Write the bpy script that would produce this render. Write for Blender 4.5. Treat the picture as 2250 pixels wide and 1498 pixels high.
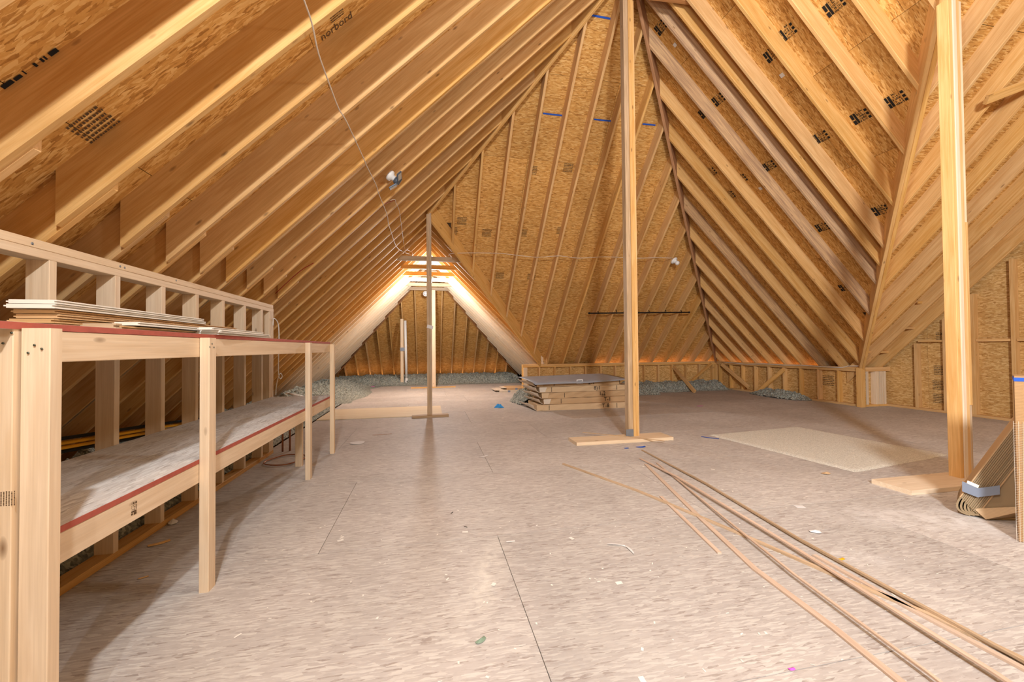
import bpy, math, random
import numpy as np
from mathutils import Vector, Matrix, noise as mnoise
random.seed(7)
for o in list(bpy.data.objects): bpy.data.objects.remove(o)
S = bpy.context.scene
COL = S.collection
# ------------------------------------------------------------------ camera
F_PX, CAM_H = 894.0, 1.12
YAW, PITCH, ROLL = [math.radians(a) for a in (11.56, .97, -.494)]
_fw = np.array([math.sin(YAW), math.cos(YAW), 0.]); _rt = np.array([math.cos(YAW), -math.sin(YAW), 0.]); _up = np.array([0, 0, 1.])
_w = _fw*math.cos(PITCH)+_up*math.sin(PITCH); _u = _up*math.cos(PITCH)-_fw*math.sin(PITCH)
_r, _u = _rt*math.cos(ROLL)+_u*math.sin(ROLL), _u*math.cos(ROLL)-_rt*math.sin(ROLL)
CAM = np.array([0, 0, CAM_H])
cam = bpy.data.cameras.new('camera'); camo = bpy.data.objects.new('camera', cam); COL.objects.link(camo)
cam.sensor_width = 36; cam.lens = F_PX*36/2250; cam.clip_start = .02; cam.clip_end = 100
camo.matrix_world = Matrix([[_r[i], _u[i], -_w[i], CAM[i]] for i in range(3)]+[[0, 0, 0, 1]])
S.camera = camo
def on(x, y, X=None, Y=None, Z=None, n=None, d=None):
    """the point where the sight line of photo pixel (x, y) meets a plane of the room"""
    v = _w+(x-1125)/F_PX*_r-(y-749)/F_PX*_u
    if X is not None: k = (X-CAM[0])/v[0]
    elif Y is not None: k = (Y-CAM[1])/v[1]
    elif Z is not None: k = (Z-CAM[2])/v[2]
    else:
        n = np.array(n, float); k = (d-n@CAM)/(n@v)
    return Vector(CAM+k*v)
def G(x, y, z=0): return on(x, y, Z=z)
# ------------------------------------------------------------------ world, light, exposure
W = bpy.data.worlds.new('world'); S.world = W; W.use_nodes = True
W.node_tree.nodes['Background'].inputs[0].default_value = (.75, .5, .3, 1)
W.node_tree.nodes['Background'].inputs[1].default_value = 0.0
S.view_settings.view_transform = 'Standard'; S.view_settings.look = 'None'
S.view_settings.gamma = 1; S.view_settings.use_curve_mapping = False
S.view_settings.exposure = 0.25
def lamp(kind, loc, power, color=(1, .95, .88), size=.1, aim=None, spread=None, sx=None, sy=None):
    l = bpy.data.lights.new('lamp_light', kind); l.energy = power; l.color = color
    if kind == 'AREA':
        l.shape = 'DISK'; l.size = size
        if sx: l.shape = 'RECTANGLE'; l.size = sx; l.size_y = sy
        if spread: l.spread = spread
    else: l.shadow_soft_size = size
    o = bpy.data.objects.new('lamp_light', l); COL.objects.link(o); o.location = loc
    if aim is not None:
        o.rotation_euler = Vector(aim).to_track_quat('-Z', 'Y').to_euler()
    return o
KEY = (-.35, .05, 2.80)
lamp('POINT', KEY, 185, (.95, .98, 1), .05)                               # work lamp hung under the rafters above the photographer
lamp('POINT', (2.2, 2.2, 4.7), 45, (.97, .98, 1), .10)                   # added fill light below the main ridge, no bulb hangs there
lamp('POINT', (.03, 9.95, 2.55), 190, (.97, .98, 1), .05)                 # bulb behind the far post
lamp('AREA', (.2, -2.6, 3.0), 520, (.97, .98, 1), .7, (.9, .32, -.10))         # added soft fill behind the camera, evens out the right side
lamp('POINT', (1.8, 1.5, 3.0), 55, (1, .95, .87), .12)                    # added warm fill just above the frame, lifts the left rafters
# daylight through the soffit vents
for loc, p, sx, sy in (((6.0, 10.02, .50), 6, 3.6, .12), ((7.94, 8.2, .50), 5, .12, 2.9), ((0, 15.0, .05), 6, 5.6, .1)):
    lamp('AREA', loc, p, (1, .58, .30), sx=sx, sy=sy).rotation_euler = (math.pi, 0, 0)
# ------------------------------------------------------------------ node materials
def newmat(name, rough=.7):
    m = bpy.data.materials.new(name); m.use_nodes = True
    nt = m.node_tree; b = nt.nodes['Principled BSDF']; b.inputs['Roughness'].default_value = rough
    b.inputs['Specular IOR Level'].default_value = .25
    return m, nt, b
def N(nt, t, **kw):
    n = nt.nodes.new(t)
    for k, v in kw.items():
        if k.startswith('i_'): n.inputs[k[2:]].default_value = v
        elif k.startswith('n'): 
            if k[1:].isdigit(): n.inputs[int(k[1:])].default_value = v
            else: setattr(n, k, v)
        else: setattr(n, k, v)
    return n
def math_(nt, op, a, b=None, clamp=False):
    n = nt.nodes.new('ShaderNodeMath'); n.operation = op; n.use_clamp = clamp
    for i, v in enumerate((a, b)):
        if v is None: continue
        if isinstance(v, (int, float)): n.inputs[i].default_value = v
        else: nt.links.new(v, n.inputs[i])
    return n.outputs[0]
def mix_(nt, f, a, b, kind='RGBA', blend='MIX'):
    n = nt.nodes.new('ShaderNodeMix'); n.data_type = kind; n.blend_type = blend
    ia = {'RGBA': (6, 7), 'FLOAT': (2, 3), 'VECTOR': (4, 5)}[kind]
    def put(s, v):
        if isinstance(v, (int, float)): s.default_value = v
        elif isinstance(v, tuple): s.default_value = v if len(v) == 4 else v+(1,)
        else: nt.links.new(v, s)
    put(n.inputs[0], f); put(n.inputs[ia[0]], a); put(n.inputs[ia[1]], b)
    return n.outputs[{'RGBA': 2, 'FLOAT': 0, 'VECTOR': 1}[kind]]
def ramp_(nt, f, stops):
    n = nt.nodes.new('ShaderNodeValToRGB'); cr = n.color_ramp
    while len(cr.elements) < len(stops): cr.elements.new(.5)
    for e, (p, c) in zip(cr.elements, stops): e.position = p; e.color = c+(1,) if len(c) == 3 else c
    nt.links.new(f, n.inputs[0]); return n.outputs[0]
def coords(nt, offs=40.):
    tc = nt.nodes.new('ShaderNodeTexCoord'); oi = nt.nodes.new('ShaderNodeObjectInfo')
    v = nt.nodes.new('ShaderNodeVectorMath'); v.operation = 'SCALE'; v.inputs[0].default_value = (1., .37, .73)
    s = math_(nt, 'MULTIPLY', oi.outputs['Random'], offs); nt.links.new(s, v.inputs['Scale'])
    a = nt.nodes.new('ShaderNodeVectorMath'); a.operation = 'ADD'
    nt.links.new(tc.outputs['Object'], a.inputs[0]); nt.links.new(v.outputs[0], a.inputs[1])
    return a.outputs[0], oi.outputs['Random'], tc
def mapping(nt, v, rot=(0, 0, 0), scale=(1, 1, 1), loc=(0, 0, 0)):
    m = nt.nodes.new('ShaderNodeMapping'); nt.links.new(v, m.inputs[0])
    m.inputs['Rotation'].default_value = rot; m.inputs['Scale'].default_value = scale; m.inputs['Location'].default_value = loc
    return m.outputs[0]
def noise_(nt, v, scale, detail=3., rough=.55, dist=0.):
    n = nt.nodes.new('ShaderNodeTexNoise'); nt.links.new(v, n.inputs['Vector'])
    n.inputs['Scale'].default_value = scale; n.inputs['Detail'].default_value = detail
    n.inputs['Roughness'].default_value = rough; n.inputs['Distortion'].default_value = dist
    return n.outputs[0], n.outputs[1]
def bump_(nt, b, h, strength=.3, dist=.002):
    n = nt.nodes.new('ShaderNodeBump'); n.inputs['Strength'].default_value = strength; n.inputs['Distance'].default_value = dist
    nt.links.new(h, n.inputs['Height']); nt.links.new(n.outputs[0], b.inputs['Normal'])
def wood(name, light, dark, knot=(.16, .07, .02), knots=.5, rough=.62, vary=.2):
    m, nt, b = newmat(name, rough)
    v, rnd, tc = coords(nt)
    gn, _ = noise_(nt, mapping(nt, v, scale=(.9, 16, 16)), 1.6, 3, .55, 1.2)
    fn, _ = noise_(nt, mapping(nt, v, scale=(4, 170, 170)), 1.0, 2)
    c = ramp_(nt, gn, [(.28, dark), (.46, tuple((a+d)/2 for a, d in zip(light, dark))), (.62, light), (.8, tuple(min(1, a*1.06) for a in light))])
    c = mix_(nt, math_(nt, 'MULTIPLY', math_(nt, 'SUBTRACT', fn, .42, True), 1.4, True), c, tuple(d*.86 for d in dark))
    # knots
    vo = nt.nodes.new('ShaderNodeTexVoronoi'); nt.links.new(mapping(nt, v, scale=(4.5, 13, 13)), vo.inputs['Vector']); vo.inputs['Scale'].default_value = 1.
    k = math_(nt, 'SUBTRACT', 1, math_(nt, 'MULTIPLY', vo.outputs['Distance'], 7.), True)
    sel = math_(nt, 'GREATER_THAN', vo.outputs['Color'], 1-knots)
    sp = nt.nodes.new('ShaderNodeSeparateColor'); nt.links.new(vo.outputs['Color'], sp.inputs[0])
    sel = math_(nt, 'GREATER_THAN', sp.outputs[0], 1-knots)
    k = math_(nt, 'MULTIPLY', k, sel)
    c = mix_(nt, math_(nt, 'MULTIPLY', math_(nt, 'POWER', k, .7), .85), c, knot)
    # blotches of weathering and board to board tone
    wn, _ = noise_(nt, mapping(nt, v, scale=(1.2, 5, 5)), 1.3, 4, .6)
    c = mix_(nt, math_(nt, 'MULTIPLY', math_(nt, 'SUBTRACT', wn, .54, True), 1.6, True), c, tuple(d*.8 for d in dark))
    hs = nt.nodes.new('ShaderNodeHueSaturation'); nt.links.new(c, hs.inputs['Color'])
    nt.links.new(math_(nt, 'ADD', math_(nt, 'MULTIPLY', rnd, vary), 1-vary*.55), hs.inputs['Value'])
    nt.links.new(math_(nt, 'ADD', math_(nt, 'MULTIPLY', math_(nt, 'FRACT', math_(nt, 'MULTIPLY', rnd, 7.3)), .14), .90), hs.inputs['Saturation'])
    nt.links.new(hs.outputs[0], b.inputs['Base Color'])
    bump_(nt, b, math_(nt, 'ADD', gn, math_(nt, 'MULTIPLY', fn, .5)), .25, .0015)
    return m
def osb(name, pal, L=.075, Wd=.014, rough=.75, stain=None, seal=0., bump=.35, spread=1.):
    m, nt, b = newmat(name, rough)
    v, rnd, tc = coords(nt)
    _, wob = noise_(nt, v, 9, 2)
    vv = nt.nodes.new('ShaderNodeVectorMath'); vv.operation = 'MULTIPLY_ADD'
    nt.links.new(wob, vv.inputs[0]); vv.inputs[1].default_value = (.02,)*3; nt.links.new(v, vv.inputs[2]); v2 = vv.outputs[0]
    best = shade = None
    for i, (a, s) in enumerate([(.05, 1.), (.55, .9), (-.5, 1.15), (1.15, .8), (-1.2, .95)]):
        vo = nt.nodes.new('ShaderNodeTexVoronoi'); vo.voronoi_dimensions = '2D'; vo.inputs['Scale'].default_value = 1
        nt.links.new(mapping(nt, v2, rot=(0, 0, a*spread), scale=(s/L, s/Wd, 1), loc=(i*3.7, i*1.9, 0)), vo.inputs['Vector'])
        sp = nt.nodes.new('ShaderNodeSeparateColor'); nt.links.new(vo.outputs['Color'], sp.inputs[0])
        h = math_(nt, 'SUBTRACT', sp.outputs[0], math_(nt, 'MULTIPLY', vo.outputs['Distance'], .35))
        if best is None: best, shade = h, sp.outputs[1]
        else:
            g = math_(nt, 'GREATER_THAN', h, best)
            shade = mix_(nt, g, shade, sp.outputs[1], 'FLOAT'); best = math_(nt, 'MAXIMUM', best, h)
    fn, _ = noise_(nt, v2, 60, 3)
    big, _ = noise_(nt, v, 1.3, 3)
    sh = math_(nt, 'ADD', shade, math_(nt, 'MULTIPLY', math_(nt, 'SUBTRACT', fn, .5), .35))
    n = len(pal); c = ramp_(nt, sh, [(p, q) for p, q in pal])
    hs = nt.nodes.new('ShaderNodeHueSaturation'); nt.links.new(c, hs.inputs['Color'])
    nt.links.new(math_(nt, 'ADD', math_(nt, 'ADD', math_(nt, 'MULTIPLY', rnd, .14), .68), math_(nt, 'MULTIPLY', big, .5)), hs.inputs['Value'])
    c = hs.outputs[0]
    if stain:
        geo = nt.nodes.new('ShaderNodeNewGeometry')
        for loc, ang, sc, amt, col in stain:
            p = mapping(nt, geo.outputs['Position'], scale=(1, 1, 1), loc=(-loc[0], -loc[1], 0))
            p = mapping(nt, p, rot=(0, 0, -ang)); p = mapping(nt, p, scale=(1/sc[0], 1/sc[1], 0))
            ln = nt.nodes.new('ShaderNodeVectorMath'); ln.operation = 'LENGTH'; nt.links.new(p, ln.inputs[0])
            w = math_(nt, 'SUBTRACT', 1, ln.outputs['Value'], True)
            s1, _ = noise_(nt, geo.outputs['Position'], 9, 6, .7, .6)
            w = math_(nt, 'MULTIPLY', w, math_(nt, 'MULTIPLY', math_(nt, 'SUBTRACT', s1, .38, True), 5., True))
            c = mix_(nt, math_(nt, 'MULTIPLY', w, amt), c, col)
        s2, _ = noise_(nt, geo.outputs['Position'], 2.2, 6, .65, .4)
        c = mix_(nt, math_(nt, 'MULTIPLY', math_(nt, 'SUBTRACT', s2, .5, True), 1.1, True), c, (.62, .58, .52))
    nt.links.new(c, b.inputs['Base Color'])
    bump_(nt, b, best, bump, .0025)
    return m
def plain(name, col, rough=.6, metal=0., var=0., nscale=20., bump=0., spec=None):
    m, nt, b = newmat(name, rough); b.inputs['Metallic'].default_value = metal
    if spec is not None: b.inputs['Specular IOR Level'].default_value = spec
    v, rnd, tc = coords(nt)
    n, _ = noise_(nt, v, nscale, 4)
    c = mix_(nt, n, tuple(max(0, x*(1-var)) for x in col), tuple(min(1, x*(1+var)) for x in col))
    nt.links.new(c, b.inputs['Base Color'])
    if bump: bump_(nt, b, n, bump, .004)
    return m
def corrugated(name, col):
    m, nt, b = newmat(name, .8); v, rnd, tc = coords(nt)
    w = nt.nodes.new('ShaderNodeTexWave'); w.wave_type = 'BANDS'; w.bands_direction = 'Z'
    nt.links.new(v, w.inputs['Vector']); w.inputs['Scale'].default_value = 38; w.inputs['Distortion'].default_value = .3
    n, _ = noise_(nt, v, 7, 4)
    c = mix_(nt, w.outputs['Fac'], tuple(x*.86 for x in col), col)
    c = mix_(nt, math_(nt, 'MULTIPLY', n, .5), c, tuple(x*.75 for x in col))
    nt.links.new(c, b.inputs['Base Color']); bump_(nt, b, w.outputs['Fac'], .3, .002)
    return m
def pile(name, a, bcol, scale=90, bump=1.):
    m, nt, b = newmat(name, .95); geo = nt.nodes.new('ShaderNodeNewGeometry')
    vo = nt.nodes.new('ShaderNodeTexVoronoi'); vo.inputs['Scale'].default_value = scale; nt.links.new(geo.outputs['Position'], vo.inputs['Vector'])
    n, _ = noise_(nt, geo.outputs['Position'], scale*.5, 5, .7)
    sp = nt.nodes.new('ShaderNodeSeparateColor'); nt.links.new(vo.outputs['Color'], sp.inputs[0])
    f = math_(nt, 'ADD', math_(nt, 'MULTIPLY', sp.outputs[0], .6), math_(nt, 'MULTIPLY', n, .5))
    c = ramp_(nt, f, [(.2, a), (.55, tuple((x+y)/2 for x, y in zip(a, bcol))), (.85, bcol)])
    nt.links.new(c, b.inputs['Base Color'])
    bump_(nt, b, math_(nt, 'SUBTRACT', n, vo.outputs['Distance']), bump, .01)
    return m
M = {}
M['rafter'] = wood('rafter_lumber', (.76, .47, .185), (.62, .325, .09), knots=.45)
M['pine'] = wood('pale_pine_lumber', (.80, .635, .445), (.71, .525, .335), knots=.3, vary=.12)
M['hip'] = wood('reddish_lumber', (.56, .28, .12), (.38, .17, .06), knots=.2)
M['grey_wood'] = wood('weathered_lumber', (.58, .42, .27), (.40, .27, .15), knots=.4)
M['weathered'] = wood('stained_lumber', (.66, .43, .22), (.36, .21, .12), knots=.5)
M['roof_osb'] = osb('roof_sheathing_board', [(.02, (.36, .16, .035)), (.25, (.55, .275, .07)), (.6, (.62, .33, .09)), (.93, (.74, .46, .17))], L=.06, Wd=.010)
M['wall_osb'] = osb('wall_sheathing_board', [(.0, (.40, .20, .055)), (.2, (.55, .31, .10)), (.6, (.62, .37, .13)), (.93, (.75, .50, .22))], L=.045, Wd=.011, spread=3.1)
white = (.80, .78, .76)
M['floor_osb'] = osb('floor_board', [(.0, (.345, .295, .265)), (.12, (.445, .40, .37)), (.6, (.495, .452, .42)), (.92, (.585, .55, .505))], L=.055, Wd=.008, rough=.6, spread=1.5,
    stain=[((3.35, 1.95), -.35, (1.1, .28), .8, white), ((.27, 2.0), 1.25, (.55, .12), .75, (.74, .70, .62)), ((1.45, 3.3), -1.2, (.9, .12), .5, (.72, .68, .6)), ((6.2, 6.8), .2, (2.2, .7), .5, white), ((2.2, 1.75), -.2, (.25, .12), .5, white), ((4.6, 5.6), .1, (1.5, .5), .4, white)], bump=.2)
M['shelf_osb'] = osb('shelf_board', [(.0, (.46, .42, .39)), (.15, (.60, .56, .53)), (.6, (.66, .63, .60)), (.92, (.74, .72, .69))], L=.06, Wd=.009)
M['mdf'] = wood('primed_trim', (.66, .50, .38), (.56, .40, .29), knots=0, vary=.1)
M['ply'] = wood('pale_plywood', (.80, .68, .48), (.72, .57, .36), knots=0, vary=.05)
M['red'] = plain('red_edge_paint', (.42, .105, .075), .7, var=.25, nscale=30)
M['felt'] = plain('roof_underlay', (.10, .06, .03), .9)
M['white'] = plain('white_plastic', (.82, .82, .80), .4)
M['paint'] = plain('white_primer', (.80, .76, .69), .5, var=.06)
M['board_core'] = wood('board_wood', (.62, .40, .20), (.46, .27, .12), knots=.1)
M['grey_metal'] = plain('grey_metal', (.22, .24, .27), .45, .4, var=.2)
M['led_grey'] = plain('lamp_housing', (.12, .15, .19), .4, .3)
M['lens'] = plain('lamp_lens', (.42, .38, .32), .3)
M['slate'] = plain('grey_sheet', (.33, .36, .41), .35, var=.2, nscale=6)
M['carton'] = corrugated('carton_board', (.60, .40, .22))
M['carton2'] = corrugated('pale_carton_board', (.70, .50, .30))
M['carton3'] = corrugated('dark_carton_board', (.44, .26, .12))
M['carton_in'] = plain('carton_inside', (.66, .57, .46), .8, var=.1)
M['edge'] = corrugated('cardboard_edges', (.36, .26, .15))
M['black'] = plain('black_ink', (.012, .012, .012), .7)
M['faint'] = plain('faded_ink', (.10, .06, .03), .8)
M['blue'] = plain('blue_tape', (.02, .09, .45), .5)
M['blue_bag'] = plain('blue_plastic', (.05, .35, .85), .3, var=.3)
M['pink'] = plain('pink_plastic', (.85, .12, .6), .5)
M['yellow'] = plain('yellow_cable', (.75, .38, .02), .5)
M['redwire'] = plain('red_wire', (.35, .03, .02), .5)
M['copper'] = plain('copper', (.38, .15, .07), .4, .6)
M['cable'] = plain('white_cable', (.70, .62, .52), .5)
M['tape'] = plain('duct_tape', (.24, .28, .36), .35, .2)
M['leaf'] = plain('green_strip', (.22, .30, .22), .6)
M['paper'] = plain('paper', (.72, .70, .68), .7)
M['screw'] = plain('screw_steel', (.10, .11, .08), .4, .6)
M['insul'] = pile('loose_insulation', (.13, .14, .12), (.50, .53, .47), 60, 1.)
M['carpet'] = pile('carpet_loops', (.56, .53, .45), (.80, .77, .68), 130, .35)
def emis(name, col, st):
    m, nt, b = newmat(name); b.inputs['Emission Color'].default_value = col+(1,); b.inputs['Emission Strength'].default_value = st
    b.inputs['Base Color'].default_value = (.9, .9, .88, 1); return m
M['glow'] = emis('lit_bulb', (1, .97, .92), 6.)
# ------------------------------------------------------------------ mesh helpers
def link(name, me, mat=None, parent=None, mw=None):
    o = bpy.data.objects.new(name, me); COL.objects.link(o)
    if mat is not None and me is not None and not me.materials: me.materials.append(mat)
    if mat is not None and me is not None and me.materials[0] != mat:
        o.material_slots[0].link = 'OBJECT'; o.material_slots[0].material = mat
    mw = mw or Matrix.Identity(4)
    if parent is not None:
        o.parent = parent; o.matrix_parent_inverse = PM.get(parent.name, Matrix.Identity(4)).inverted()
    o.matrix_basis = mw
    PM[o.name] = mw if parent is None else mw
    return o
PM = {}
def mesh(vs, fs, smooth=False, name='mesh'):
    me = bpy.data.meshes.new(name); me.from_pydata([tuple(v) for v in vs], [], fs); me.update()
    if smooth: me.polygons.foreach_set('use_smooth', [True]*len(me.polygons))
    return me
def tag(o, label, cat, group=None):
    o['label'] = label; o['category'] = cat
    if group: o['group'] = group
    return o
def thing(name, loc, label, cat, group=None):
    o = link(name, None, mw=Matrix.Translation(Vector(loc))); return tag(o, label, cat, group)
def frame(x, z=(0, 0, 1)):
    x = Vector(x).normalized(); z = Vector(z); y = z.cross(x)
    if y.length < 1e-5: y = Vector((0, 1, 0)).cross(x)
    y.normalize(); z = x.cross(y); return x, y, z
def mat4(o, x, y, z):
    return Matrix([[x[i], y[i], z[i], o[i]] for i in range(3)]+[[0, 0, 0, 1]])
CACHE = {}
def chbox(L, w, d, c=.003):
    """box along local x, centred, with its four long edges eased"""
    key = ('b', round(L, 3), round(w, 4), round(d, 4), c)
    if key in CACHE: return CACHE[key]
    w2, d2 = w/2, d/2
    if c > 0:
        pr = [(-w2+c, -d2), (w2-c, -d2), (w2, -d2+c), (w2, d2-c), (w2-c, d2), (-w2+c, d2), (-w2, d2-c), (-w2, -d2+c)]
    else: pr = [(-w2, -d2), (w2, -d2), (w2, d2), (-w2, d2)]
    n = len(pr); vs = [(-L/2, y, z) for y, z in pr]+[(L/2, y, z) for y, z in pr]
    fs = [(i, (i+1) % n, n+(i+1) % n, n+i) for i in range(n)]+[tuple(reversed(range(n))), tuple(range(n, 2*n))]
    fs = [tuple(reversed(f)) for f in fs]
    me = mesh(vs, [tuple(reversed(f)) for f in fs]); CACHE[key] = me; return me
def beam(name, p0, p1, w, d, mat, parent=None, z=(0, 0, 1), c=.003):
    """stick from p0 to p1 (axis line), d along z, w across"""
    p0, p1 = Vector(p0), Vector(p1); x, y, zz = frame(p1-p0, z)
    return link(name, chbox((p1-p0).length, w, d, c), mat, parent, mat4((p0+p1)/2, x, y, zz))
def box(name, lo, hi, mat, parent=None, c=.002):
    lo, hi = Vector(lo), Vector(hi); s = hi-lo; i = max(range(3), key=lambda k: s[k])
    m = (lo+hi)/2; ax = [Vector((1, 0, 0)), Vector((0, 1, 0)), Vector((0, 0, 1))]
    x = ax[i]; y = ax[(i+1) % 3]; z = ax[(i+2) % 3]
    return link(name, chbox(s[i], s[(i+1) % 3], s[(i+2) % 3], c), mat, parent, mat4(m, x, y, z))
def rafter(name, a, b, w, depth, mat, parent, drop=0.):
    """sloping joist whose bottom edge centre runs a to b, ends cut plumb"""
    a, b = Vector(a), Vector(b); x, y, z = frame(b-a); L = (b-a).length
    sl = x.z/z.z; c = .004; w2 = w/2
    pr = [(-w2+c, -drop), (w2-c, -drop), (w2, c-drop), (w2, depth), (-w2, depth), (-w2, c-drop)]
    n = 6; vs = [(zz*sl, yy, zz) for yy, zz in pr]+[(L+zz*sl, yy, zz) for yy, zz in pr]
    fs = [(i, (i+1) % n, n+(i+1) % n, n+i) for i in range(n)]+[tuple(reversed(range(n))), tuple(range(n, 2*n))]
    return link(name, mesh(vs, fs), mat, parent, mat4(a, x, y, z))
def tube(name, pts, r, mat, parent=None, seg=8, closed_ends=True, smooth_n=0):
    pts = [Vector(p) for p in pts]
    if smooth_n:
        q = []
        for i in range(len(pts)-1):
            p0, p1, p2, p3 = pts[max(i-1, 0)], pts[i], pts[i+1], pts[min(i+2, len(pts)-1)]
            for k in range(smooth_n):
                t = k/smooth_n
                q.append(.5*((2*p1)+(p2-p0)*t+(2*p0-5*p1+4*p2-p3)*t*t+(3*p1-p0-3*p2+p3)*t**3))
        pts = q+[pts[-1]]
    o = pts[0].copy(); vs = []; fs = []
    for i, p in enumerate(pts):
        t = (pts[min(i+1, len(pts)-1)]-pts[max(i-1, 0)]); x, y, z = frame(t, (0, 0, 1) if abs(t.normalized().z) < .95 else (1, 0, 0))
        rr = r[i] if isinstance(r, (list, tuple)) else r
        vs += [p-o+(y*math.cos(6.2832*k/seg)+z*math.sin(6.2832*k/seg))*rr for k in range(seg)]
    for i in range(len(pts)-1):
        for k in range(seg): fs.append((i*seg+k, i*seg+(k+1) % seg, (i+1)*seg+(k+1) % seg, (i+1)*seg+k))
    if closed_ends: fs += [tuple(reversed(range(seg))), tuple(range((len(pts)-1)*seg, len(pts)*seg))]
    return link(name, mesh(vs, fs, True), mat, parent, Matrix.Translation(o))
def lathe(name, prof, loc, axis, mat, parent=None, seg=20):
    x, y, z = frame(axis, (0, 0, 1) if abs(Vector(axis).normalized().z) < .9 else (1, 0, 0))
    vs = []; fs = []
    for t, r in prof: vs += [(t, r*math.cos(6.2832*k/seg), r*math.sin(6.2832*k/seg)) for k in range(seg)]
    for i in range(len(prof)-1):
        for k in range(seg): fs.append((i*seg+k, i*seg+(k+1) % seg, (i+1)*seg+(k+1) % seg, (i+1)*seg+k))
    fs += [tuple(reversed(range(seg))), tuple(range((len(prof)-1)*seg, len(prof)*seg))]
    return link(name, mesh(vs, fs, True), mat, parent, mat4(loc, x, y, z))
def prism(name, poly, o, x, y, thick, mat, parent=None):
    """polygon (local x,y) extruded along x cross y by thick"""
    x = Vector(x).normalized(); y = Vector(y); y = (y-x*y.dot(x)).normalized(); z = x.cross(y); n = len(poly)
    vs = [(a, b, 0) for a, b in poly]+[(a, b, thick) for a, b in poly]
    fs = [tuple(reversed(range(n))), tuple(range(n, 2*n))]+[(i, (i+1) % n, n+(i+1) % n, n+i) for i in range(n)]
    return link(name, mesh(vs, fs), mat, parent, mat4(o, x, y, z))
def clip(poly, a, b, c):           # keep a*x+b*y<=c
    out = []
    for i in range(len(poly)):
        p, q = poly[i], poly[(i+1) % len(poly)]; dp = a*p[0]+b*p[1]-c; dq = a*q[0]+b*q[1]-c
        if dp <= 0: out.append(p)
        if dp*dq < 0: t = dp/(dp-dq); out.append((p[0]+(q[0]-p[0])*t, p[1]+(q[1]-p[1])*t))
    return out
def area(p): return .5*sum(p[i][0]*p[(i+1) % len(p)][1]-p[(i+1) % len(p)][0]*p[i][1] for i in range(len(p)))
def clip_convex(poly, conv):
    if area(conv) < 0: conv = conv[::-1]
    for i in range(len(conv)):
        p, q = conv[i], conv[(i+1) % len(conv)]; a, b = q[1]-p[1], -(q[0]-p[0])
        poly = clip(poly, a, b, a*p[0]+b*p[1])
        if len(poly) < 3: return []
    return poly
def struct(o): o['kind'] = 'structure'; return o
# ------------------------------------------------------------------ the roof
ZE, XR, YB, CL, VY = .713, 7.647, 9.739, 3.409, 5.941        # plate height, right wall, back wall, left slope, right valley
AX, AY, AZ = 2.476, 4.569, 5.885                              # apex of the hip
WY = 7.035                                                    # where the far wing's ridge meets the hip
EY = 11.94; SY = .77; FR = -4.4
OC = .4064; D = .185; PL = D*math.sqrt(2); T2 = .038
planes = {   # name: (height function, convex outline in plan, first panel row offset)
 'left': (lambda x, y: CL+x, [(AX, FR), (AX, AY), (0, WY+.01), (-3.6, WY+.01), (-3.6, FR)]),
 'far_left': (lambda x, y: CL+x, [(0, WY), (0, EY), (-3.6, EY+3.6), (-3.6, WY)]),
 'far_right': (lambda x, y: CL-x, [(0, WY), (0, EY), (3.4, EY+3.4), (3.4, WY+3.4)]),
 'far_end': (lambda x, y: CL+EY-y, [(0, EY), (-3.55, EY+3.55), (3.55, EY+3.55)]),
 'back': (lambda x, y: ZE+YB-y, [(0, WY), (AX, AY), (XR+.45, YB+.45), (2.70+.45, YB+.45)]),
 'right': (lambda x, y: ZE+XR-x, [(AX, AY), (XR+.45, YB+.45), (XR+.45, VY+.45), (AX, SY)]),
 'wing': (lambda x, y: ZE+VY-y, [(XR+.3, VY+.3), (8.6, VY+.3), (8.6, SY), (AX, SY)]),
 'wing_south': (lambda x, y: ZE+VY-2*SY+y, [(AX, SY), (8.6, SY), (8.6, FR-.1), (XR, FR)]),
 'right_south': (lambda x, y: ZE+XR-x, [(AX, SY), (XR, FR), (AX, FR)]),
}
vs, fs = [], []
for nm, (h, pl) in planes.items():
    k = len(vs); vs += [(x, y, h(x, y)+PL+.035) for x, y in pl]; fs.append(tuple(range(k, k+len(pl))))
ceiling = struct(link('ceiling', mesh(vs, fs), M['felt']))
def sheathe(nm, mat, parent, du=0., dv=0., seen=lambda x, y: True):
    h, pl = planes[nm]; o0 = Vector((0, 0, h(0, 0)+PL))
    gx, gy = h(1, 0)-h(0, 0), h(0, 1)-h(0, 0)
    if abs(gx) > .5: U = Vector((0, 1, 0)); V = Vector((1, 0, gx)).normalized(); tu = lambda p: (p[1], p[0]*math.sqrt(2))
    else: U = Vector((1, 0, 0)); V = Vector((0, 1, gy)).normalized(); tu = lambda p: (p[0], p[1]*math.sqrt(2))
    conv = [tu(p) for p in pl]; us = [p[0] for p in conv]; vv = [p[1] for p in conv]
    nz = U.cross(V); flip = nz.z < 0
    r = 0; v = math.floor((min(vv)-dv)/1.22)*1.22+dv
    while v < max(vv):
        off = du+(1.22 if r % 2 else 0); u = math.floor((min(us)-off)/2.44)*2.44+off
        while u < max(us):
            g = .0018; p = clip_convex([(u+g, v+g), (u+2.44-g, v+g), (u+2.44-g, v+1.22-g), (u+g, v+1.22-g)], conv)
            if len(p) > 2 and abs(area(p)) > .02:
                cu = sum(a for a, b in p)/len(p); cv = sum(b for a, b in p)/len(p); P = o0+U*cu+V*cv
                if seen(P.x, P.y):
                    x, y = (U, V) if not flip else (V, U)
                    q = [(a-u, b-v) for a, b in p]; oo = o0+U*u+V*v
                    if flip: q = [(b, a) for a, b in q][::-1]
                    prism('sheathing_panel', q, oo, x, y, .012, mat, parent)
            u += 2.44
        v += 1.22; r += 1
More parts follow.
